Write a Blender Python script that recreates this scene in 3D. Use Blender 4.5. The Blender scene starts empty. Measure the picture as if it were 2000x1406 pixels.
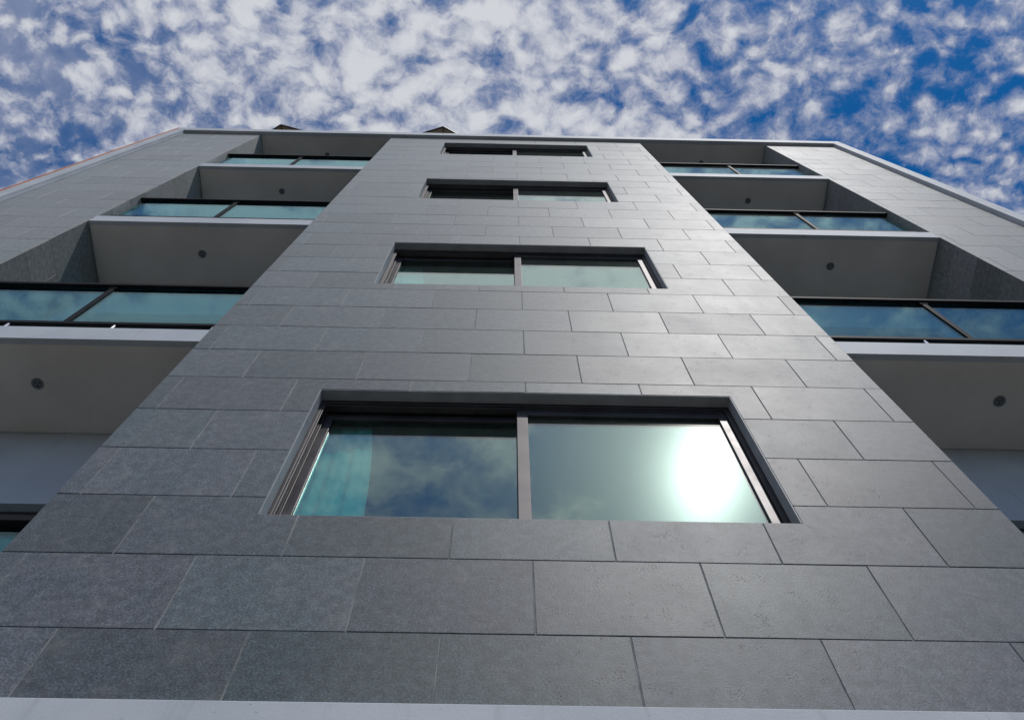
import bpy, math, random
from mathutils import Vector, Euler

random.seed(7)
scene = bpy.context.scene
COL = scene.collection

# ------------------------------------------------------------------ camera
cam_data = bpy.data.cameras.new('camera')
cam_data.sensor_fit = 'HORIZONTAL'
cam_data.sensor_width = 36.0
cam_data.lens = 36.0 * 1686.6 / 2000.0
cam_data.clip_start = 0.05
cam_data.clip_end = 4000.0
cam = bpy.data.objects.new('camera', cam_data)
cam.location = (-0.1167, -1.8209, 1.5454)
cam.rotation_euler = (2.7584, 0.0018, -0.0207)
COL.objects.link(cam)
scene.camera = cam

# ------------------------------------------------------------------ sun and sky
SUN = Vector((0.2300, -0.4750, 0.8497)).normalized()
sun_data = bpy.data.lights.new('sun', 'SUN')
sun_data.energy = 2.2
sun_data.angle = math.radians(0.53)
sun_data.color = (1.0, 0.968, 0.93)
sun = bpy.data.objects.new('sun', sun_data)
sun.rotation_euler = SUN.to_track_quat('Z', 'Y').to_euler()
sun.location = SUN * 60
COL.objects.link(sun)

scene.view_settings.view_transform = 'Standard'
scene.view_settings.look = 'None'
scene.view_settings.exposure = 0.0
scene.view_settings.gamma = 1.0
scene.view_settings.use_curve_mapping = False


class NT:
    """small helper to write node trees"""
    def __init__(self, tree):
        self.t = tree
        tree.nodes.clear()

    def n(self, kind, **kw):
        nd = self.t.nodes.new(kind)
        for k, v in kw.items():
            if k.startswith('i_'):
                nd.inputs[k[2:].replace('_', ' ')].default_value = v
            else:
                setattr(nd, k, v)
        return nd

    def l(self, a, b):
        self.t.links.new(a, b)

    def m(self, op, a, b=None, c=None, clamp=False):
        nd = self.t.nodes.new('ShaderNodeMath')
        nd.operation = op
        nd.use_clamp = clamp
        for i, v in enumerate((a, b, c)):
            if v is None:
                continue
            if isinstance(v, (int, float)):
                nd.inputs[i].default_value = v
            else:
                self.l(v, nd.inputs[i])
        return nd.outputs[0]

    def vm(self, op, a, b=None, out=0):
        nd = self.t.nodes.new('ShaderNodeVectorMath')
        nd.operation = op
        for i, v in enumerate((a, b)):
            if v is None:
                continue
            if isinstance(v, (tuple, list)):
                nd.inputs[i].default_value = v
            else:
                self.l(v, nd.inputs[i])
        return nd.outputs[out]

    def rng(self, v, a, b, c=0.0, d=1.0, smooth=True):
        nd = self.t.nodes.new('ShaderNodeMapRange')
        nd.interpolation_type = 'SMOOTHSTEP' if smooth else 'LINEAR'
        self.l(v, nd.inputs[0])
        for i, x in enumerate((a, b, c, d)):
            if isinstance(x, (int, float)):
                nd.inputs[i + 1].default_value = x
            else:
                self.l(x, nd.inputs[i + 1])
        return nd.outputs[0]

    def mix(self, f, a, b, blend='MIX'):
        nd = self.t.nodes.new('ShaderNodeMix')
        nd.data_type = 'RGBA'
        nd.blend_type = blend
        for i, v in ((0, f), (6, a), (7, b)):
            if isinstance(v, (int, float)):
                nd.inputs[i].default_value = v
            elif isinstance(v, (tuple, list)):
                nd.inputs[i].default_value = tuple(v) + ((1.0,) if len(v) == 3 else ())
            else:
                self.l(v, nd.inputs[i])
        return nd.outputs[2]

    def noise(self, vec, scale, detail=4, rough=0.5, dist=0.0, out=0):
        nd = self.t.nodes.new('ShaderNodeTexNoise')
        nd.inputs['Scale'].default_value = scale
        nd.inputs['Detail'].default_value = detail
        nd.inputs['Roughness'].default_value = rough
        nd.inputs['Distortion'].default_value = dist
        self.l(vec, nd.inputs['Vector'])
        return nd.outputs[out]


def build_world():
    w = bpy.data.worlds.new('World')
    scene.world = w
    w.use_nodes = True
    N = NT(w.node_tree)
    out = N.n('ShaderNodeOutputWorld')
    bg = N.n('ShaderNodeBackground')
    bg.inputs['Strength'].default_value = 0.10
    N.l(bg.outputs[0], out.inputs[0])
    sky = N.n('ShaderNodeTexSky')
    sky.sky_type = 'NISHITA'
    sky.sun_disc = False
    sky.sun_elevation = math.asin(SUN.z)
    sky.sun_rotation = math.atan2(SUN.x, SUN.y)
    sky.altitude = 1200
    sky.air_density = 1.0
    sky.dust_density = 0.2
    sky.ozone_density = 3.0
    hs = N.n('ShaderNodeHueSaturation')
    hs.inputs['Saturation'].default_value = 1.45
    hs.inputs['Value'].default_value = 1.02
    N.l(sky.outputs[0], hs.inputs['Color'])

    tc = N.n('ShaderNodeTexCoord')
    d = N.vm('NORMALIZE', tc.outputs['Generated'])
    sp = N.n('ShaderNodeSeparateXYZ')
    N.l(d, sp.inputs[0])
    z = N.m('MAXIMUM', sp.outputs[2], 0.06)
    u = N.m('DIVIDE', sp.outputs[0], z)
    v = N.m('DIVIDE', sp.outputs[1], z)
    cb = N.n('ShaderNodeCombineXYZ')
    N.l(u, cb.inputs[0]); N.l(v, cb.inputs[1])
    cb.inputs[2].default_value = 3.7
    P = cb.outputs[0]
    # domain warp so that the puffs fray
    wv = N.noise(P, 16.0, 4, 0.55, out=1)
    wv = N.vm('SCALE', N.vm('SUBTRACT', wv, (0.5, 0.5, 0.5)))
    wv.node.inputs[3].default_value = 0.040
    Pw = N.vm('ADD', P, wv)
    mp = N.n('ShaderNodeMapping')
    mp.inputs['Rotation'].default_value = (0, 0, math.radians(35))
    mp.inputs['Scale'].default_value = (1.0, 1.45, 1.0)
    N.l(Pw, mp.inputs[0])
    # altocumulus: rounded cells of about two degrees, ragged by fractal noise
    vo = N.n('ShaderNodeTexVoronoi')
    vo.feature = 'SMOOTH_F1'
    vo.inputs['Scale'].default_value = 35.0
    vo.inputs['Smoothness'].default_value = 0.8
    vo.inputs['Randomness'].default_value = 1.0
    N.l(mp.outputs[0], vo.inputs['Vector'])
    cell = N.rng(vo.outputs['Distance'], 0.05, 0.75, 1.0, 0.0, False)
    mid = N.noise(mp.outputs[0], 18.0, 8, 0.63)
    # towards the front of the street the cells merge into broad smoky cloud
    soft = N.noise(Pw, 9.0, 8, 0.60)
    fs = N.m('MULTIPLY', N.rng(v, -0.22, -0.44, 0.0, 0.90), 1.0)
    fine = N.noise(Pw, 60.0, 6, 0.64)
    big = N.noise(P, 2.2, 2, 0.5)
    # cloud bank: full over the street and to the left, thinning towards +x
    cover = N.m('ADD', N.rng(u, 0.04, 0.36, 0.175, 0.015), N.rng(u, -0.28, -0.48, 0.0, -0.06))
    front = N.m('ADD', N.rng(v, -0.06, -0.30, 0.0, 0.16), N.rng(v, -0.38, -0.50, 0.0, -0.27))
    dens = N.m('ADD', N.m('MULTIPLY', mid, 0.74), N.m('MULTIPLY', cell, 0.26))
    dens = N.m('ADD', dens, N.m('MULTIPLY', N.m('SUBTRACT', fine, 0.5), 0.36))
    dens = N.m('ADD', N.m('MULTIPLY', dens, N.m('SUBTRACT', 1.0, fs)), N.m('MULTIPLY', soft, fs))
    dens = N.m('ADD', dens, N.m('MULTIPLY', N.m('SUBTRACT', big, 0.5), 0.26))
    dens = N.m('ADD', dens, N.m('ADD', cover, N.m('MULTIPLY', front, N.rng(N.m('ABSOLUTE', u), 0.24, 0.46, 1.0, 0.10))))
    a = N.rng(dens, 0.37, 0.67)
    # thin even veil to the left of the street
    veil = N.m('MULTIPLY', N.rng(u, -0.18, -0.50, 0.0, 0.66), N.rng(N.noise(Pw, 5.0, 4, 0.55), 0.36, 0.64, 0.12, 1.0))
    a = N.m('MAXIMUM', a, N.m('ADD', veil, N.m('MULTIPLY', a, 0.30)))
    haze = N.m('ARCCOSINE', N.m('MINIMUM', N.vm('DOT_PRODUCT', d, tuple(SUN), out=1), 0.999999))
    a = N.m('MAXIMUM', a, N.rng(haze, 0.34, 0.10, 0.0, 0.80))
    thick = N.rng(dens, 0.50, 0.80)
    # colours divided by the strength of the background node
    ccol = N.mix(thick, (3.2, 3.5, 4.7), (6.6, 6.75, 7.1))
    glare = N.vm('DOT_PRODUCT', d, tuple(SUN), out=1)
    # forward scattering of the thin cloud around the sun
    ang = N.m('ARCCOSINE', N.m('MINIMUM', glare, 0.999999))
    g1 = N.m('POWER', 2.718, N.m('MULTIPLY', N.m('POWER', N.m('DIVIDE', ang, 0.050), 2.0), -1.0))
    g2 = N.m('POWER', 2.718, N.m('MULTIPLY', N.m('DIVIDE', ang, 0.12), -1.0))
    gl = N.m('ADD', N.m('MULTIPLY', g1, 15.0), N.m('MULTIPLY', g2, 17.0))
    gl = N.m('MULTIPLY', gl, N.m('ADD', 0.6, N.m('MULTIPLY', a, 0.4)))
    col = N.mix(N.m('MULTIPLY', a, 0.94), hs.outputs[0], ccol)
    gc = N.mix(1.0, (1.0, 0.92, 0.78), gl, 'MULTIPLY')
    col = N.mix(1.0, col, gc, 'ADD')
    N.l(col, bg.inputs['Color'])


build_world()

# ------------------------------------------------------------------ materials
MATS = {}


def new_mat(name):
    m = bpy.data.materials.new(name)
    m.use_nodes = True
    N = NT(m.node_tree)
    out = N.n('ShaderNodeOutputMaterial')
    MATS[name] = m
    return m, N, out


def principled(N, out):
    b = N.n('ShaderNodeBsdfPrincipled')
    N.l(b.outputs[0], out.inputs[0])
    return b


def mat_tile(name, lo, hi, mid_c):
    m, N, out = new_mat(name)
    b = principled(N, out)
    oi = N.n('ShaderNodeObjectInfo')
    tc = N.n('ShaderNodeTexCoord')
    off = N.m('MULTIPLY', oi.outputs['Random'], 57.0)
    cb = N.n('ShaderNodeCombineXYZ')
    N.l(off, cb.inputs[0]); N.l(off, cb.inputs[2])
    P = N.vm('ADD', tc.outputs['Object'], cb.outputs[0])
    big = N.noise(P, 3.4, 4, 0.55)
    st = N.n('ShaderNodeMapping')
    st.inputs['Scale'].default_value = (1.0, 1.0, 3.2)
    N.l(P, st.inputs[0])
    streak = N.noise(st.outputs[0], 14.0, 6, 0.62)
    grain = N.noise(P, 125.0, 5, 0.70)
    pits = N.n('ShaderNodeTexVoronoi')
    pits.inputs['Scale'].default_value = 135.0
    N.l(P, pits.inputs['Vector'])
    pm = N.noise(P, 11.0, 3, 0.6)
    pit = N.m('MULTIPLY', N.rng(pits.outputs['Distance'], 0.14, 0.32, 1.0, 0.0), N.rng(pm, 0.52, 0.66))
    c = N.mix(N.rng(big, 0.30, 0.70), lo, hi)
    c = N.mix(N.rng(streak, 0.35, 0.70), c, mid_c)
    c = N.mix(N.m('MULTIPLY', N.rng(grain, 0.47, 0.60), 0.75), c, (0.25, 0.29, 0.30))
    c = N.mix(N.m('MULTIPLY', N.rng(grain, 0.46, 0.34), 0.60), c, (0.028, 0.038, 0.044))
    c = N.mix(N.m('MULTIPLY', pit, 0.55), c, (0.035, 0.038, 0.045))
    r2 = N.m('FRACT', N.m('MULTIPLY', oi.outputs['Random'], 37.7))
    c = N.mix(1.0, c, N.mix(r2, (1.12, 0.98, 1.02), (0.92, 1.02, 1.00)), 'MULTIPLY')
    # faint wiped-on grout haze in patches
    hz = N.noise(P, 5.5, 5, 0.65)
    c = N.mix(N.rng(hz, 0.50, 0.72, 0.0, 0.55), c, (0.26, 0.265, 0.26))
    mo = N.noise(P, 24.0, 6, 0.68)
    c = N.mix(1.0, c, N.mix(N.rng(mo, 0.34, 0.66), (0.74, 0.74, 0.75), (1.30, 1.29, 1.28)), 'MULTIPLY')
    val = N.n('ShaderNodeHueSaturation')
    N.l(N.rng(oi.outputs['Random'], 0, 1, 0.74, 1.22, False), val.inputs['Value'])
    N.l(c, val.inputs['Color'])
    N.l(val.outputs[0], b.inputs['Base Color'])
    r = N.m('ADD', N.rng(big, 0.3, 0.7, 0.52, 0.55), N.m('MULTIPLY', N.m('SUBTRACT', grain, 0.5), 0.22))
    r = N.m('ADD', r, N.m('MULTIPLY', pit, 0.2))
    r = N.m('ADD', r, N.m('MULTIPLY', N.m('SUBTRACT', N.m('FRACT', N.m('MULTIPLY', oi.outputs['Random'], 53.1)), 0.5), 0.03))
    N.l(r, b.inputs['Roughness'])
    r3 = N.m('FRACT', N.m('MULTIPLY', oi.outputs['Random'], 91.3))
    N.l(N.rng(r3, 0, 1, 0.41, 0.49, False), b.inputs['Specular IOR Level'])
    b.inputs['Sheen Weight'].default_value = 1.0
    b.inputs['Sheen Roughness'].default_value = 0.28
    b.inputs['Sheen Tint'].default_value = (0.95, 1.0, 0.99, 1)
    b.inputs['Diffuse Roughness'].default_value = 0.9
    h = N.m('MULTIPLY', grain, 1.0)
    h = N.m('SUBTRACT', h, N.m('MULTIPLY', pit, 0.7))
    bp = N.n('ShaderNodeBump')
    bp.inputs['Strength'].default_value = 0.50
    bp.inputs['Distance'].default_value = 0.0014
    N.l(h, bp.inputs['Height'])
    N.l(bp.outputs[0], b.inputs['Normal'])


def mat_noise(name, c0, c1, scale, rough, bump=0.0, bscale=200.0, spec=0.4, metal=0.0, stretch=None):
    m, N, out = new_mat(name)
    b = principled(N, out)
    geo = N.n('ShaderNodeNewGeometry')
    P = geo.outputs['Position']
    if stretch:
        mp = N.n('ShaderNodeMapping')
        mp.inputs['Scale'].default_value = stretch
        N.l(P, mp.inputs[0])
        P = mp.outputs[0]
    n = N.noise(P, scale, 5, 0.6)
    N.l(N.mix(N.rng(n, 0.3, 0.7), c0, c1), b.inputs['Base Color'])
    b.inputs['Specular IOR Level'].default_value = spec
    b.inputs['Metallic'].default_value = metal
    if isinstance(rough, tuple):
        N.l(N.rng(n, 0.3, 0.7, rough[0], rough[1]), b.inputs['Roughness'])
    else:
        b.inputs['Roughness'].default_value = rough
    if bump:
        n2 = N.noise(P, bscale, 4, 0.6)
        bp = N.n('ShaderNodeBump')
        bp.inputs['Strength'].default_value = bump
        bp.inputs['Distance'].default_value = 0.002
        N.l(n2, bp.inputs['Height'])
        N.l(bp.outputs[0], b.inputs['Normal'])
    return m


def mat_glass(name, tint, rtint, dust=0.10, base=0.15, power=5.0):
    """thin tinted pane: each face reflects by Schlick and lets the rest through tinted"""
    m, N, out = new_mat(name)
    geo = N.n('ShaderNodeNewGeometry')
    wob = N.noise(geo.outputs['Position'], 1.6, 2, 0.5)
    bp = N.n('ShaderNodeBump')
    bp.inputs['Strength'].default_value = 0.10
    bp.inputs['Distance'].default_value = 0.004
    N.l(wob, bp.inputs['Height'])
    c = N.m('ABSOLUTE', N.vm('DOT_PRODUCT', geo.outputs['Incoming'], geo.outputs['Normal'], out=1))
    f = N.m('POWER', N.m('SUBTRACT', 1.0, c, clamp=True), power)
    f = N.m('ADD', base, N.m('MULTIPLY', f, 1.0 - base))
    tr = N.n('ShaderNodeBsdfTransparent')
    tr.inputs[0].default_value = tint + (1,)
    g1 = N.n('ShaderNodeBsdfGlossy')
    g1.inputs['Color'].default_value = rtint + (1,)
    g1.inputs['Roughness'].default_value = 0.0
    N.l(bp.outputs[0], g1.inputs['Normal'])
    g2 = N.n('ShaderNodeBsdfGlossy')
    g2.inputs['Color'].default_value = (0.9, 0.93, 0.9, 1)
    g2.inputs['Roughness'].default_value = 0.22
    g = N.n('ShaderNodeMixShader')
    g.inputs[0].default_value = dust
    N.l(g1.outputs[0], g.inputs[1]); N.l(g2.outputs[0], g.inputs[2])
    mx = N.n('ShaderNodeMixShader')
    N.l(f, mx.inputs[0]); N.l(tr.outputs[0], mx.inputs[1]); N.l(g.outputs[0], mx.inputs[2])
    N.l(mx.outputs[0], out.inputs[0])


mat_tile('tile', (0.072, 0.114, 0.134), (0.156, 0.168, 0.180), (0.088, 0.128, 0.146))
mat_tile('pier_tile', (0.20, 0.215, 0.205), (0.26, 0.262, 0.245), (0.22, 0.235, 0.222))
mat_noise('dark_grout', (0.16, 0.17, 0.17), (0.23, 0.235, 0.23), 12, 0.85)
mat_noise('grout', (0.11, 0.125, 0.13), (0.30, 0.305, 0.305), 6, 0.85)
def mat_plaster():
    m, N, out = new_mat('white_plaster')
    b = principled(N, out)
    geo = N.n('ShaderNodeNewGeometry')
    P = geo.outputs['Position']
    n = N.noise(P, 2.2, 5, 0.6)
    c = N.mix(N.rng(n, 0.3, 0.7), (0.43, 0.465, 0.495), (0.52, 0.545, 0.57))
    mp = N.n('ShaderNodeMapping')
    mp.inputs['Scale'].default_value = (9.0, 9.0, 0.7)
    N.l(P, mp.inputs[0])
    run = N.noise(mp.outputs[0], 2.0, 5, 0.65)
    c = N.mix(N.rng(run, 0.56, 0.74, 0.0, 0.45), c, (0.27, 0.28, 0.28))
    sp = N.noise(P, 34.0, 3, 0.6)
    c = N.mix(N.rng(sp, 0.66, 0.74, 0.0, 0.5), c, (0.22, 0.22, 0.21))
    N.l(c, b.inputs['Base Color'])
    b.inputs['Roughness'].default_value = 0.65
    b.inputs['Specular IOR Level'].default_value = 0.35
    bp = N.n('ShaderNodeBump')
    bp.inputs['Strength'].default_value = 0.3
    bp.inputs['Distance'].default_value = 0.002
    N.l(N.m('ADD', N.noise(P, 120, 4, 0.6), N.m('MULTIPLY', N.noise(P, 6, 3, 0.5), 2.0)), bp.inputs['Height'])
    N.l(bp.outputs[0], b.inputs['Normal'])


mat_plaster()
mat_noise('soffit_paint', (0.66, 0.605, 0.535), (0.80, 0.745, 0.67), 1.1, 0.75, 0.15, 150)
mat_noise('reveal_paint', (0.25, 0.265, 0.28), (0.32, 0.335, 0.35), 8, 0.6, 0.2, 160)
mat_noise('bronze_metal', (0.060, 0.057, 0.060), (0.092, 0.087, 0.090), 6, (0.43, 0.52), spec=0.5, metal=0.85)
mat_noise('black_metal', (0.010, 0.011, 0.013), (0.016, 0.017, 0.019), 9, 0.55, spec=0.06)
mat_noise('steel', (0.62, 0.62, 0.62), (0.75, 0.75, 0.75), 20, 0.22, metal=1.0)
mat_noise('copper', (0.66, 0.26, 0.12), (0.80, 0.36, 0.20), 5, 0.35, metal=0.85)
mat_noise('lamp_dark', (0.05, 0.06, 0.07), (0.11, 0.12, 0.13), 60, 0.5)
mat_noise('lamp_ring', (0.18, 0.19, 0.19), (0.26, 0.27, 0.27), 60, 0.5)
def mat_canvas():
    m, N, out = new_mat('canvas')
    geo = N.n('ShaderNodeNewGeometry')
    n = N.noise(geo.outputs['Position'], 30, 4, 0.6)
    c = N.mix(n, (0.30, 0.25, 0.20), (0.40, 0.34, 0.28))
    d = N.n('ShaderNodeBsdfDiffuse'); t = N.n('ShaderNodeBsdfTranslucent')
    N.l(c, d.inputs[0]); N.l(c, t.inputs[0])
    mx = N.n('ShaderNodeMixShader'); mx.inputs[0].default_value = 0.35
    N.l(d.outputs[0], mx.inputs[1]); N.l(t.outputs[0], mx.inputs[2]); N.l(mx.outputs[0], out.inputs[0])


mat_canvas()
mat_noise('dark_wood', (0.05, 0.04, 0.032), (0.08, 0.06, 0.05), 15, 0.5)
mat_noise('curtain_cloth', (0.72, 0.73, 0.72), (0.80, 0.80, 0.79), 25, 0.9, 0.2, 300)
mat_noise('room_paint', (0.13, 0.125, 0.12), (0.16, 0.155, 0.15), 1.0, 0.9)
mat_noise('asphalt', (0.045, 0.045, 0.047), (0.065, 0.064, 0.063), 1.5, 0.9, 0.6, 60)
mat_noise('pavement', (0.19, 0.172, 0.15), (0.235, 0.215, 0.19), 2.5, 0.85, 0.4, 90)
mat_glass('window_glass', (0.42, 0.84, 0.82), (0.91, 0.96, 0.92), 0.028, 0.14, 3.5)
mat_glass('rail_glass', (0.34, 0.70, 0.78), (0.58, 0.86, 0.88), 0.02, 0.07)
mat_glass('door_glass', (0.12, 0.40, 0.40), (0.70, 0.93, 0.90), 0.02, 0.10)


# ------------------------------------------------------------------ mesh helpers
class MB:
    def __init__(self):
        self.v, self.f, self.mi = [], [], []

    def box(self, x0, x1, y0, y1, z0, z1, mi=0):
        i = len(self.v)
        self.v += [(x0, y0, z0), (x1, y0, z0), (x1, y1, z0), (x0, y1, z0),
                   (x0, y0, z1), (x1, y0, z1), (x1, y1, z1), (x0, y1, z1)]
        for q in ((0, 3, 2, 1), (4, 5, 6, 7), (0, 1, 5, 4), (1, 2, 6, 5), (2, 3, 7, 6), (3, 0, 4, 7)):
            self.f.append(tuple(i + k for k in q)); self.mi.append(mi)
        return self

    def quad(self, *p, mi=0):
        i = len(self.v)
        self.v += list(p)
        self.f.append(tuple(range(i, i + len(p)))); self.mi.append(mi)
        return self

    def tube(self, a, b, r0, r1=None, n=12, mi=0, cap=True):
        r1 = r0 if r1 is None else r1
        a, b = Vector(a), Vector(b)
        ax = (b - a).normalized()
        s = ax.orthogonal().normalized()
        t = ax.cross(s)
        i = len(self.v)
        for c, r in ((a, r0), (b, r1)):
            for k in range(n):
                th = 2 * math.pi * k / n
                self.v.append(tuple(c + (s * math.cos(th) + t * math.sin(th)) * r))
        for k in range(n):
            j = (k + 1) % n
            self.f.append((i + k, i + j, i + n + j, i + n + k)); self.mi.append(mi)
        if cap:
            self.f.append(tuple(i + n - 1 - k for k in range(n))); self.mi.append(mi)
            self.f.append(tuple(i + n + k for k in range(n))); self.mi.append(mi)
        return self

    def lathe(self, prof, c, n=24, mi=0):
        """profile of (radius, z) turned about a vertical axis through c"""
        i = len(self.v)
        for r, z in prof:
            for k in range(n):
                th = 2 * math.pi * k / n
                self.v.append((c[0] + r * math.cos(th), c[1] + r * math.sin(th), c[2] + z))
        for j in range(len(prof) - 1):
            for k in range(n):
                l = (k + 1) % n
                self.f.append((i + j * n + k, i + j * n + l, i + (j + 1) * n + l, i + (j + 1) * n + k)); self.mi.append(mi)
        return self

    def mesh(self, name, mats):
        me = bpy.data.meshes.new(name)
        me.from_pydata(self.v, [], self.f)
        if isinstance(mats, str):
            mats = [mats]
        for mm in mats:
            me.materials.append(MATS[mm])
        if len(mats) > 1:
            for p, k in zip(me.polygons, self.mi):
                p.material_index = k
        me.update()
        return me

    def build(self, name, mats, parent=None, bevel=0.0):
        o = bpy.data.objects.new(name, self.mesh(name, mats))
        COL.objects.link(o)
        if parent is not None:
            o.parent = parent
        if bevel:
            b = o.modifiers.new('bevel', 'BEVEL')
            b.width = bevel
            b.segments = 2
            b.limit_method = 'ANGLE'
        return o


def empty(name, loc=(0, 0, 0), parent=None):
    o = bpy.data.objects.new(name, None)
    o.location = loc
    o.empty_display_size = 0.2
    COL.objects.link(o)
    if parent is not None:
        o.parent = parent
    return o


def tag(o, label=None, cat=None, group=None, kind=None):
    for k, v in (('label', label), ('category', cat), ('group', group), ('kind', kind)):
        if v:
            o[k] = v
    return o


# ------------------------------------------------------------------ dimensions (metres)
BAY = 1.895                        # half width of the projecting tiled bay
PL, PR = -3.885, 3.828             # inner edges of the two tiled piers
OL, OR = -5.055, 4.878             # outer edges of the tiled piers
Z_BAND = 3.430                     # top of the white band under the tiles
Z_TOP = 15.060                     # underside of the parapet
ROW0, TH, TW, GAP = 3.75, 0.4, 0.6, 0.0052
WX = 1.058
WINS = [(4.420, 5.618), (7.485, 8.665), (10.520, 11.665), (13.540, 14.632)]
SOFFIT = [3.270, 6.268, 9.235, 12.200]
SLAB = 0.195
DEPTH = 0.62                       # depth of the balcony recess
TT = 0.0028                         # thickness of a tile

# ------------------------------------------------------------------ ground
o = MB().quad((-600, -600, 0), (600, -600, 0), (600, 600, 0), (-600, 600, 0)).build('ground', 'asphalt')
tag(o, kind='structure')
m = MB().box(-60, 60, -3.2, 0.0, -0.1, 0.13)
o = m.build('pavement', 'pavement'); tag(o, kind='structure')
m = MB()
for k in range(40):
    m.box(-40 + k * 2.0, -38.01 + k * 2.0, -3.36, -3.205, -0.1, 0.14)
o = m.build('kerb', 'pavement'); tag(o, kind='structure')

# ------------------------------------------------------------------ the building
bld = empty('apartment_building')
tag(bld, 'grey tiled apartment building with central window bay and recessed glass balconies', 'building')

# grout-coloured wall behind the tiles of the bay, with the four openings
m = MB()
zs = [Z_BAND]
for a, b in WINS:
    zs += [a, b]
zs.append(Z_TOP)
for i in range(len(zs) - 1):
    z0, z1 = zs[i], zs[i + 1]
    if i % 2 == 1:
        m.box(-BAY + 0.003, -WX, TT, 0.22, z0, z1)
        m.box(WX, BAY - 0.003, TT, 0.22, z0, z1)
    else:
        m.box(-BAY + 0.003, BAY - 0.003, TT, 0.22, z0, z1)
# cheeks of the bay back to the balcony wall
m.box(-BAY + 0.003, -BAY + 0.2, 0.22, DEPTH, Z_BAND, Z_TOP)
m.box(BAY - 0.2, BAY - 0.003, 0.22, DEPTH, Z_BAND, Z_TOP)
bay = m.build('bay_wall', 'grout', bld)

# piers
piers = []
for x0, x1, xi, s in ((OL, PL, PL, 1), (PR, OR, PR, -1)):
    m = MB()
    if s > 0:
        m.box(x0, x1 - TT, TT, DEPTH + 0.3, Z_BAND, Z_TOP)
    else:
        m.box(x0 + TT, x1, TT, DEPTH + 0.3, Z_BAND, Z_TOP)
    piers.append(m.build('pier_wall', 'dark_grout', bld))

# ------------------------------------------------------------------ tiles
_tile_cache = {}


def tile_mesh(poly, mat='tile'):
    """poly: outline in local x,z (counter clockwise seen from -y); slab TT thick with a fine chamfer"""
    key = (mat,) + tuple((round(a, 4), round(b, 4)) for a, b in poly)
    if key in _tile_cache:
        return _tile_cache[key]
    ch = 0.0011
    n = len(poly)
    inner = []
    for i in range(n):
        p, c, q = Vector(poly[i - 1]), Vector(poly[i]), Vector(poly[(i + 1) % n])
        e1, e2 = (c - p).normalized(), (q - c).normalized()
        n1, n2 = Vector((-e1.y, e1.x)), Vector((-e2.y, e2.x))
        inner.append(c + (n1 + n2) * ch)
    v = [(a.x, 0.0, a.y) for a in inner] + [(a, ch, b) for a, b in poly] + [(a, TT, b) for a, b in poly]
    f = [tuple(range(n))]
    for i in range(n):
        j = (i + 1) % n
        f.append((i, n + i, n + j, j))
        f.append((n + i, 2 * n + i, 2 * n + j, n + j))
    me = bpy.data.meshes.new('facade_tile')
    me.from_pydata(v, [], f)
    me.materials.append(MATS[mat])
    me.update()
    _tile_cache[key] = me
    return me


def tile_poly(x0, x1, z0, z1, wins):
    """rectangle less a window opening; returns list of outlines"""
    for a, b in wins:
        if z1 <= a + 1e-4 or z0 >= b - 1e-4 or x1 <= -WX + 1e-4 or x0 >= WX - 1e-4:
            continue
        fullx = x0 >= -WX - 1e-4 and x1 <= WX + 1e-4
        fullz = z0 >= a - 1e-4 and z1 <= b + 1e-4
        if fullx and fullz:
            return []
        if fullx:
            if z0 < a:
                return [[(x0, z0), (x1, z0), (x1, a), (x0, a)]]
            return [[(x0, b), (x1, b), (x1, z1), (x0, z1)]]
        if fullz:
            if x0 < -WX:
                return [[(x0, z0), (-WX, z0), (-WX, z1), (x0, z1)]]
            return [[(WX, z0), (x1, z0), (x1, z1), (WX, z1)]]
        if x0 < -WX:
            if z0 < a:
                return [[(x0, z0), (x1, z0), (x1, a), (-WX, a), (-WX, z1), (x0, z1)]]
            return [[(x0, z0), (-WX, z0), (-WX, b), (x1, b), (x1, z1), (x0, z1)]]
        if z0 < a:
            return [[(x0, z0), (x1, z0), (x1, z1), (WX, z1), (WX, a), (x0, a)]]
        return [[(WX, z0), (x1, z0), (x1, z1), (x0, z1), (x0, b), (WX, b)]]
    return [[(x0, z0), (x1, z0), (x1, z1), (x0, z1)]]


def lay_tiles(parent, xa, xb, wins, gap=GAP, sink=0.0, mat='tile'):
    g = gap / 2
    r = -1
    while True:
        z0, z1 = ROW0 + r * TH, ROW0 + (r + 1) * TH
        if z0 > Z_TOP - 0.02:
            break
        za, zb = max(z0 + g, Z_BAND + 0.003), min(z1 - g, Z_TOP - 0.002)
        off = 0.0 if r % 2 == 0 else 0.5
        c0 = math.floor(xa / TW - off) - 1
        for c in range(c0, c0 + 40):
            x0, x1 = (c + off) * TW + g, (c + 1 + off) * TW - g
            x0c, x1c = max(x0, xa), min(x1, xb)
            if x1c - x0c < 0.02 or zb - za < 0.02:
                continue
            for poly in tile_poly(x0c, x1c, za, zb, wins):
                cx = sum(p[0] for p in poly) / len(poly)
                cz = sum(p[1] for p in poly) / len(poly)
                me = tile_mesh([(p[0] - cx, p[1] - cz) for p in poly], mat)
                o = bpy.data.objects.new('facade_tile', me)
                o.location = (cx, sink + random.uniform(-0.0005, 0.0005), cz)
                o.rotation_euler = (random.gauss(0, 0.0012), random.gauss(0, 0.0006), random.gauss(0, 0.0012))
                o.parent = parent
                COL.objects.link(o)
        r += 1


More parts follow.
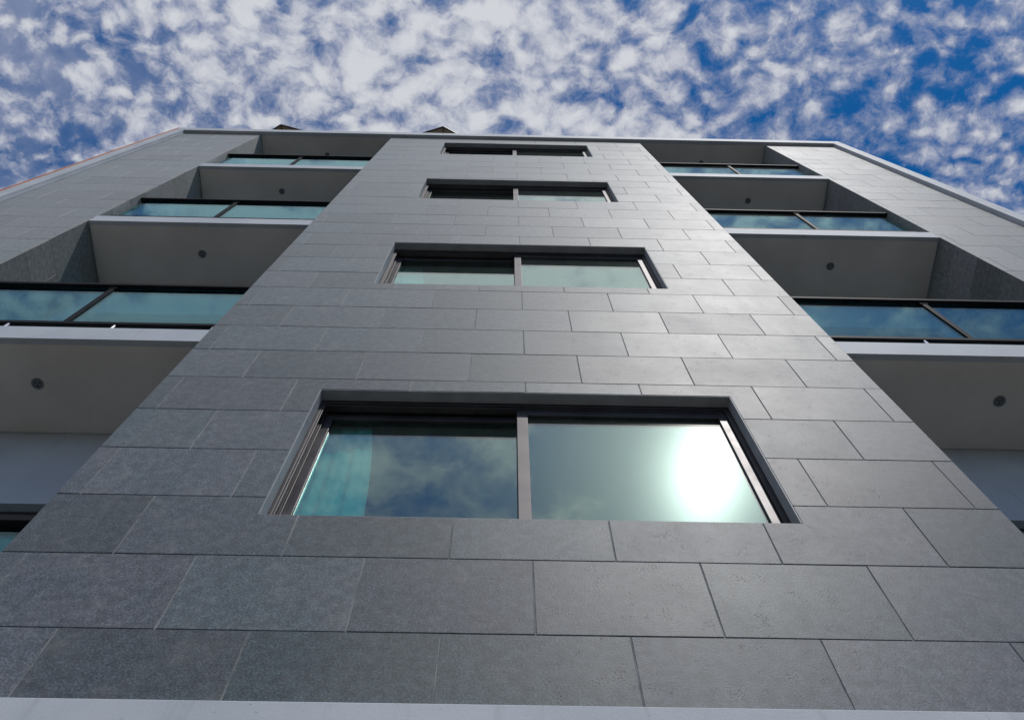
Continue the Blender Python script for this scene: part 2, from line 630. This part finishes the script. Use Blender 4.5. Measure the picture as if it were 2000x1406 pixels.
def lay_return(parent, x, s):
    """tiles on the inner face of a pier, one per row, facing the balcony"""
    g = 0.0015
    r = -1
    while True:
        z0, z1 = ROW0 + r * TH, ROW0 + (r + 1) * TH
        if z0 > Z_TOP - 0.02:
            break
        za, zb = max(z0 + g, Z_BAND + 0.003), min(z1 - g, Z_TOP - 0.002)
        cz = (za + zb) / 2
        y0, y1 = TT + 0.001, DEPTH - 0.002
        cuts = [(y0, y1)] if r % 2 == 0 else [(y0, y0 + 0.295), (y0 + 0.295 + GAP, y1)]
        for ya, yb in cuts:
            if zb - za < 0.02:
                continue
            h, w = (zb - za) / 2, (yb - ya) / 2
            me = tile_mesh([(-w, -h), (w, -h), (w, h), (-w, h)], 'pier_tile')
            o = bpy.data.objects.new('facade_tile', me)
            o.location = (x - s * 0.0016 + random.uniform(-0.0004, 0.0004), (ya + yb) / 2, cz)
            o.rotation_euler = (random.gauss(0, 0.0008), random.gauss(0, 0.001), s * math.pi / 2 + random.gauss(0, 0.0012))
            o.parent = parent
            COL.objects.link(o)
        r += 1


lay_tiles(bay, -BAY, BAY, WINS)
lay_tiles(piers[0], OL + 0.002, PL, [], 0.0035, 0.0014, 'pier_tile')
lay_tiles(piers[1], PR, OR - 0.002, [], 0.0035, 0.0014, 'pier_tile')
lay_return(piers[0], PL, 1)
lay_return(piers[1], PR, -1)

# ------------------------------------------------------------------ white bands, parapet and frame
FP = 0.050                         # how far the frame stands proud of the tiles
FL, FR = OL - 0.135, OR + 0.150
m = MB().box(FL, FR, -0.022, 0.30, Z_BAND - 0.36, Z_BAND)
m.build('floor_band', 'white_plaster', bld, bevel=0.004)
m = MB().box(FL, FR, -FP, 0.30, Z_TOP, Z_TOP + 0.235)
par = m.build('parapet', 'white_plaster', bld, bevel=0.004)
for x0, x1 in ((FL, OL), (OR, FR)):
    m = MB().box(x0, x1, -FP + 0.001, 0.35, Z_BAND, Z_TOP)
    m.build('side_frame', 'white_plaster', bld, bevel=0.004)
m = MB().box(FL - 0.011, FL - 0.001, -FP - 0.009, -FP + 0.020, 0.3, Z_TOP + 0.20)
m.build('edge_strip', 'copper', bld)
# thin bead between frame and tiles on the left pier
m = MB().box(OL + 0.001, OL + 0.014, -0.012, 0.0, Z_BAND, Z_TOP - 0.002)
m.build('edge_bead', 'white_plaster', bld)

# ground floor, body of the building, roof
m = MB()
m.box(FL + 0.02, -2.2, 0.02, 0.3, 0.0, Z_BAND - 0.36)
m.box(-1.0, 1.0, 0.02, 0.3, 0.0, Z_BAND - 0.36)
m.box(2.2, FR - 0.02, 0.02, 0.3, 0.0, Z_BAND - 0.36)
m.box(-2.2, -1.0, 0.02, 0.3, 2.4, Z_BAND - 0.36)
m.box(1.0, 2.2, 0.02, 0.3, 2.4, Z_BAND - 0.36)
m.build('ground_floor_wall', 'white_plaster', bld)
for xc in (-1.6, 1.6):
    m = MB()
    m.box(xc - 0.6, xc - 0.54, 0.16, 0.24, 0.13, 2.4); m.box(xc + 0.54, xc + 0.6, 0.16, 0.24, 0.13, 2.4)
    m.box(xc - 0.54, xc + 0.54, 0.16, 0.24, 2.33, 2.4); m.box(xc - 0.03, xc + 0.03, 0.16, 0.24, 0.13, 2.33)
    m.box(xc - 0.54, xc + 0.54, 0.165, 0.235, 0.13, 0.30)
    d = m.build('entrance_door', 'bronze_metal', bld, bevel=0.003)
    MB().box(xc - 0.54, xc - 0.03, 0.196, 0.204, 0.30, 2.33).build('pane', 'door_glass', d)
    MB().box(xc + 0.03, xc + 0.54, 0.196, 0.204, 0.30, 2.33).build('pane', 'door_glass', d)
    MB().tube((xc - 0.06, 0.12, 0.9), (xc - 0.06, 0.12, 1.3), 0.012).tube((xc - 0.06, 0.12, 1.0), (xc - 0.06, 0.17, 1.0), 0.007).tube((xc - 0.06, 0.12, 1.2), (xc - 0.06, 0.17, 1.2), 0.007).build('door_handle', 'steel', d)
m = MB()
m.box(FL + 0.01, FL + 0.21, 0.351, 9.0, 0.0, Z_TOP)
m.box(FR - 0.21, FR - 0.01, 0.351, 9.0, 0.0, Z_TOP)
m.box(FL + 0.01, FR - 0.01, 9.0, 9.2, 0.0, Z_TOP)
m.build('outer_wall', 'white_plaster', bld)
m = MB().box(FL + 0.01, FR - 0.01, 0.301, 9.2, Z_TOP - 0.01, Z_TOP + 0.08)
m.build('roof_deck', 'pavement', bld)
m = MB()
m.box(FL + 0.01, FL + 0.16, 0.302, 9.2, Z_TOP + 0.081, Z_TOP + 0.232)
m.box(FR - 0.16, FR - 0.01, 0.302, 9.2, Z_TOP + 0.081, Z_TOP + 0.232)
m.build('roof_upstand', 'white_plaster', bld)


# ------------------------------------------------------------------ windows of the bay
def ring(m, x0, x1, z0, z1, w, y0, y1, mi=0):
    m.box(x0, x0 + w, y0, y1, z0, z1, mi)
    m.box(x1 - w, x1, y0, y1, z0, z1, mi)
    m.box(x0 + w, x1 - w, y0, y1, z0, z0 + w, mi)
    m.box(x0 + w, x1 - w, y0, y1, z1 - w, z1, mi)


def make_window(z0, z1):
    w = empty('window', (0, 0, z0), bld)
    h = z1 - z0
    m = MB()
    # painted lining of the reveal
    m.box(-WX + 0.0005, -WX + 0.006, 0.002, 0.062, 0.006, h - 0.006)
    m.box(WX - 0.006, WX - 0.0005, 0.002, 0.062, 0.006, h - 0.006)
    m.box(-WX + 0.0005, WX - 0.0005, 0.002, 0.062, h - 0.0055, h - 0.0005)
    m.box(-WX + 0.0005, WX - 0.0005, 0.003, 0.062, 0.0005, 0.0045)
    m.build('reveal', 'reveal_paint', w)
    m = MB()
    ring(m, -WX + 0.001, WX - 0.001, 0.001, h - 0.001, 0.020, 0.064, 0.175)
    ring(m, -WX + 0.021, WX - 0.021, 0.021, h - 0.021, 0.016, 0.108, 0.114)
    ring(m, -WX + 0.021, WX - 0.021, 0.021, h - 0.021, 0.012, 0.064, 0.070)
    m.box(-WX + 0.021, WX - 0.021, 0.0705, 0.107, h - 0.048, h - 0.0215)
    m.build('frame', 'bronze_metal', w, bevel=0.0015)
    # front sash (right) and rear sash (left)
    for x0, x1, y0 in ((-0.046, WX - 0.0225, 0.076), (-WX + 0.0225, 0.012, 0.118)):
        s = MB()
        ring(s, x0, x1, 0.030, h - 0.050, 0.055, y0, y0 + 0.028)
        s.box(x0 + 0.055, x1 - 0.055, y0 + 0.004, y0 + 0.024, 0.085, 0.091)
        sash = s.build('sash', 'bronze_metal', w, bevel=0.002)
        MB().box(x0 + 0.050, x1 - 0.050, y0 + 0.012, y0 + 0.018, 0.080, h - 0.100).build('pane', 'window_glass', w)
    # room behind the glass
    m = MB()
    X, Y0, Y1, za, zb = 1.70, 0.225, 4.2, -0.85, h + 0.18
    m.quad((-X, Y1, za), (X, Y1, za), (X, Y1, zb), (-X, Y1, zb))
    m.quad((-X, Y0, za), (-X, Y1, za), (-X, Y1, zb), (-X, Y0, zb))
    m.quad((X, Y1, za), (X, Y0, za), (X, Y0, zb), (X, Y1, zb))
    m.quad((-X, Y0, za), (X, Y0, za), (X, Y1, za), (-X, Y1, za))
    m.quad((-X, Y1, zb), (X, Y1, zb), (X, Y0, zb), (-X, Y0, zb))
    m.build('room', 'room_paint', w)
    return w


for a, b in WINS:
    make_window(a, b)


# ------------------------------------------------------------------ balconies
def downlight(parent, x, y, z):
    m = MB()
    m.lathe([(0.038, 0.0), (0.037, -0.004), (0.034, -0.005), (0.030, -0.003), (0.026, -0.0015)], (x, y, z), 24, 0)
    m.lathe([(0.026, -0.0015), (0.001, -0.001)], (x, y, z), 24, 1)
    for k in range(3):
        th = 0.5 + k * 2.094
        m.lathe([(0.009, -0.0012), (0.007, -0.0035), (0.001, -0.004)], (x + 0.013 * math.cos(th), y + 0.013 * math.sin(th), z), 10, 0)
    return m.build('downlight', ['lamp_ring', 'lamp_dark'], parent)


def make_balcony(xa, xb, z, post_x, lamp):
    """slab with its fascia; z is the underside"""
    zt = z + SLAB
    m = MB()
    m.box(xa + 0.001, xb - 0.001, 0.001, 0.040, z, zt)
    m.box(xa + 0.001, xb - 0.001, 0.040, DEPTH + 0.1, z + 0.008, zt - 0.004)
    b = m.build('balcony', 'white_plaster', bld)
    if lamp:
        MB().box(xa + 0.012, xb - 0.012, 0.041, DEPTH - 0.003, z + 0.003, z + 0.0078).build('soffit', 'soffit_paint', b)
        downlight(b, post_x, 0.292, z + 0.003)
    # railing
    m = MB().box(xa + 0.004, xb - 0.004, 0.032, 0.090, zt + 0.966, zt + 1.004)
    m.build('handrail', 'black_metal', b, bevel=0.003)
    m = MB().box(xa + 0.012, xb - 0.012, 0.046, 0.080, zt + 0.195, zt + 0.235)
    m.build('bottom_rail', 'black_metal', b, bevel=0.003)
    m = MB().box(post_x - 0.018, post_x + 0.018, 0.050, 0.080, zt + 0.236, zt + 0.965)
    m.build('post', 'black_metal', b, bevel=0.003)
    m = MB().box(post_x - 0.03, post_x + 0.03, 0.046, 0.082, zt + 0.932, zt + 0.9655)
    m.build('post_cap', 'black_metal', b, bevel=0.003)
    for x in (xa + 0.05, post_x - 0.33, post_x + 0.33, xb - 0.05):
        m = MB().tube((x, 0.063, zt - 0.003), (x, 0.063, zt + 0.196), 0.013).tube((x, 0.063, zt - 0.003), (x, 0.063, zt + 0.006), 0.028)
        m.build('standoff', 'steel', b)
    for x0, x1 in ((xa + 0.055, post_x - 0.022), (post_x + 0.022, xb - 0.055)):
        MB().box(x0, x1, 0.060, 0.068, zt + 0.236, zt + 0.962).build('glass_panel', 'rail_glass', b)
    return b


def make_recess(xa, xb, zf, zc):
    """plastered back wall of a balcony between floor zf and ceiling zc with its sliding door"""
    hd = zf + 2.03
    d0, d1 = xa + 0.22, xb - 0.22
    m = MB()
    m.box(xa, d0, DEPTH, DEPTH + 0.15, zf - 0.19, zc + 0.008)
    m.box(d1, xb, DEPTH, DEPTH + 0.15, zf - 0.19, zc + 0.008)
    m.box(d0, d1, DEPTH, DEPTH + 0.15, hd, zc + 0.008)
    w = m.build('balcony_wall', 'white_plaster', bld)
    m = MB()
    ring(m, d0 + 0.001, d1 - 0.001, zf + 0.002, hd - 0.001, 0.045, DEPTH + 0.05, DEPTH + 0.145)
    xm = (d0 + d1) / 2
    ring(m, d0 + 0.047, xm + 0.03, zf + 0.048, hd - 0.047, 0.06, DEPTH + 0.10, DEPTH + 0.13)
    ring(m, xm - 0.03, d1 - 0.047, zf + 0.048, hd - 0.047, 0.06, DEPTH + 0.06, DEPTH + 0.09)
    m.build('door_frame', 'bronze_metal', w, bevel=0.002)
    MB().box(d0 + 0.10, xm - 0.03, DEPTH + 0.112, DEPTH + 0.118, zf + 0.10, hd - 0.10).build('pane', 'door_glass', w)
    MB().box(xm + 0.03, d1 - 0.10, DEPTH + 0.072, DEPTH + 0.078, zf + 0.10, hd - 0.10).build('pane', 'door_glass', w)
    m = MB()
    Y0, Y1 = DEPTH + 0.151, 4.2
    x0, x1 = (max(xa, -5.0), xb)
    m.quad((x0, Y1, zf), (x1, Y1, zf), (x1, Y1, zc), (x0, Y1, zc))
    m.quad((x0, Y0, zf), (x0, Y1, zf), (x0, Y1, zc), (x0, Y0, zc))
    m.quad((x1, Y1, zf), (x1, Y0, zf), (x1, Y0, zc), (x1, Y1, zc))
    m.quad((x0, Y0, zf), (x1, Y0, zf), (x1, Y1, zf), (x0, Y1, zf))
    m.quad((x0, Y1, zc), (x1, Y1, zc), (x1, Y0, zc), (x0, Y0, zc))
    m.build('room', 'room_paint', w)


for xa, xb, px in ((PL, -BAY, -2.892), (BAY, PR, 2.872)):
    for k, z in enumerate(SOFFIT):
        make_balcony(xa, xb, z if k else Z_BAND - 0.19, px, k > 0)
    tops = [Z_BAND + 0.005] + [z + SLAB for z in SOFFIT[1:]]
    ceil = SOFFIT[1:] + [Z_TOP]
    for zf, zc in zip(tops, ceil):
        make_recess(xa, xb, zf, zc)
    # ceiling of the top balcony
    m = MB().box(xa + 0.012, xb - 0.012, 0.012, DEPTH - 0.003, Z_TOP - 0.006, Z_TOP - 0.001)
    s = m.build('top_soffit', 'soffit_paint', bld)
    m = MB().box(xa, xb, 0.30, DEPTH + 0.1, Z_TOP, Z_TOP + 0.08)
    downlight(s, px, 0.285, Z_TOP - 0.006)


# ------------------------------------------------------------------ curtains
def make_curtain(x0, x1, z0, z1, y, seed, label):
    rnd = random.Random(seed)
    n, mrow = 64, 14
    m = MB()
    ph = [rnd.uniform(0, 6.28) for _ in range(4)]
    for j in range(mrow + 1):
        t = j / mrow
        for i in range(n + 1):
            u = i / n
            gather = 1.0 - 0.30 * t * t
            x = x0 + (x1 - x0) * u * gather
            yy = y + (0.006 * math.sin(u * 21 + ph[0]) + 0.003 * math.sin(u * 37 + ph[1])) * (0.55 + 0.45 * (1 - t)) + 0.02 * math.sin(3 * t + ph[2]) * u
            m.v.append((x, yy, z0 + (z1 - z0) * t))
    for j in range(mrow):
        for i in range(n):
            a = j * (n + 1) + i
            m.f.append((a, a + 1, a + n + 2, a + n + 1)); m.mi.append(0)
    o = m.build('curtain', 'curtain_cloth')
    for p in o.data.polygons:
        p.use_smooth = True
    so = o.modifiers.new('thickness', 'SOLIDIFY')
    so.thickness = 0.003
    tag(o, label, 'curtain', 'curtains behind the bay windows')


make_curtain(-1.03, -0.70, 4.43, 5.60, 0.195, 3, 'pale curtain gathered at the left behind the lowest, largest window')
make_curtain(-1.03, -0.74, 7.50, 8.64, 0.195, 5, 'pale curtain at the left behind the second window from the bottom')


# ------------------------------------------------------------------ parasols on the roof terrace
def make_umbrella(corner, bis, rim_z, label):
    R = 1.45
    c = Vector((corner[0], corner[1], 0)) + Vector((bis[0], bis[1], 0)).normalized() * R
    base = Z_TOP + 0.08
    t = empty('patio_umbrella', (c.x, c.y, base))
    tag(t, label, 'umbrella', 'parasols on the roof terrace')
    zr = rim_z - base
    zt = zr + 0.55
    a0 = math.atan2(corner[1] - c.y, corner[0] - c.x)
    m = MB()
    top = (0, 0, zt)
    rim = [(R * math.cos(a0 + k * math.pi / 4), R * math.sin(a0 + k * math.pi / 4), zr) for k in range(8)]
    for k in range(8):
        p, q = Vector(rim[k]), Vector(rim[(k + 1) % 8])
        T = Vector(top)
        prev = None
        for j in range(1, 7):
            f = j / 6
            sag = Vector((0, 0, -0.05 * math.sin(math.pi * f)))
            a, b = T.lerp(p, f), T.lerp(q, f)
            mid = (a + b) / 2 + sag + Vector((0, 0, -0.02 * f))
            if prev is None:
                m.quad(tuple(T), tuple(a), tuple(mid)); m.quad(tuple(T), tuple(mid), tuple(b))
            else:
                m.quad(prev[0], tuple(a), tuple(mid), prev[1]); m.quad(prev[1], tuple(mid), tuple(b), prev[2])
            prev = (tuple(a), tuple(mid), tuple(b))
    can = m.build('canopy', 'canvas', t)
    so = can.modifiers.new('thickness', 'SOLIDIFY'); so.thickness = 0.004
    m = MB()
    for k in range(8):
        p, q = Vector(rim[k]), Vector(rim[(k + 1) % 8])
        mid = (p + q) / 2 + Vector((0, 0, -0.02))
        for a, b in ((p, mid), (mid, q)):
            m.tube(a, b, 0.016, n=6)
    m.build('rim_hem', 'dark_wood', t)
    for k in range(8):
        m = MB().tube((0, 0, zt - 0.03), Vector(rim[k]) + Vector((0, 0, -0.015)), 0.012, 0.010, 8)
        m.build('rib', 'dark_wood', t)
    MB().tube((0, 0, 0.05), (0, 0, zt + 0.06), 0.026).build('pole', 'dark_wood', t)
    MB().lathe([(0.001, 0.0), (0.30, 0.0), (0.29, 0.05), (0.06, 0.08), (0.04, 0.30), (0.027, 0.30)], (0, 0, 0.0), 24).build('base', 'black_metal', t)
    return t


make_umbrella((-4.148, 0.125), (0.156, 0.988), 17.3, 'brown parasol whose corner peeks over the parapet above the left balconies')
make_umbrella((-1.265, 0.100), (-0.087, 0.996), 17.3, 'brown parasol whose corner peeks over the parapet above the central bay')
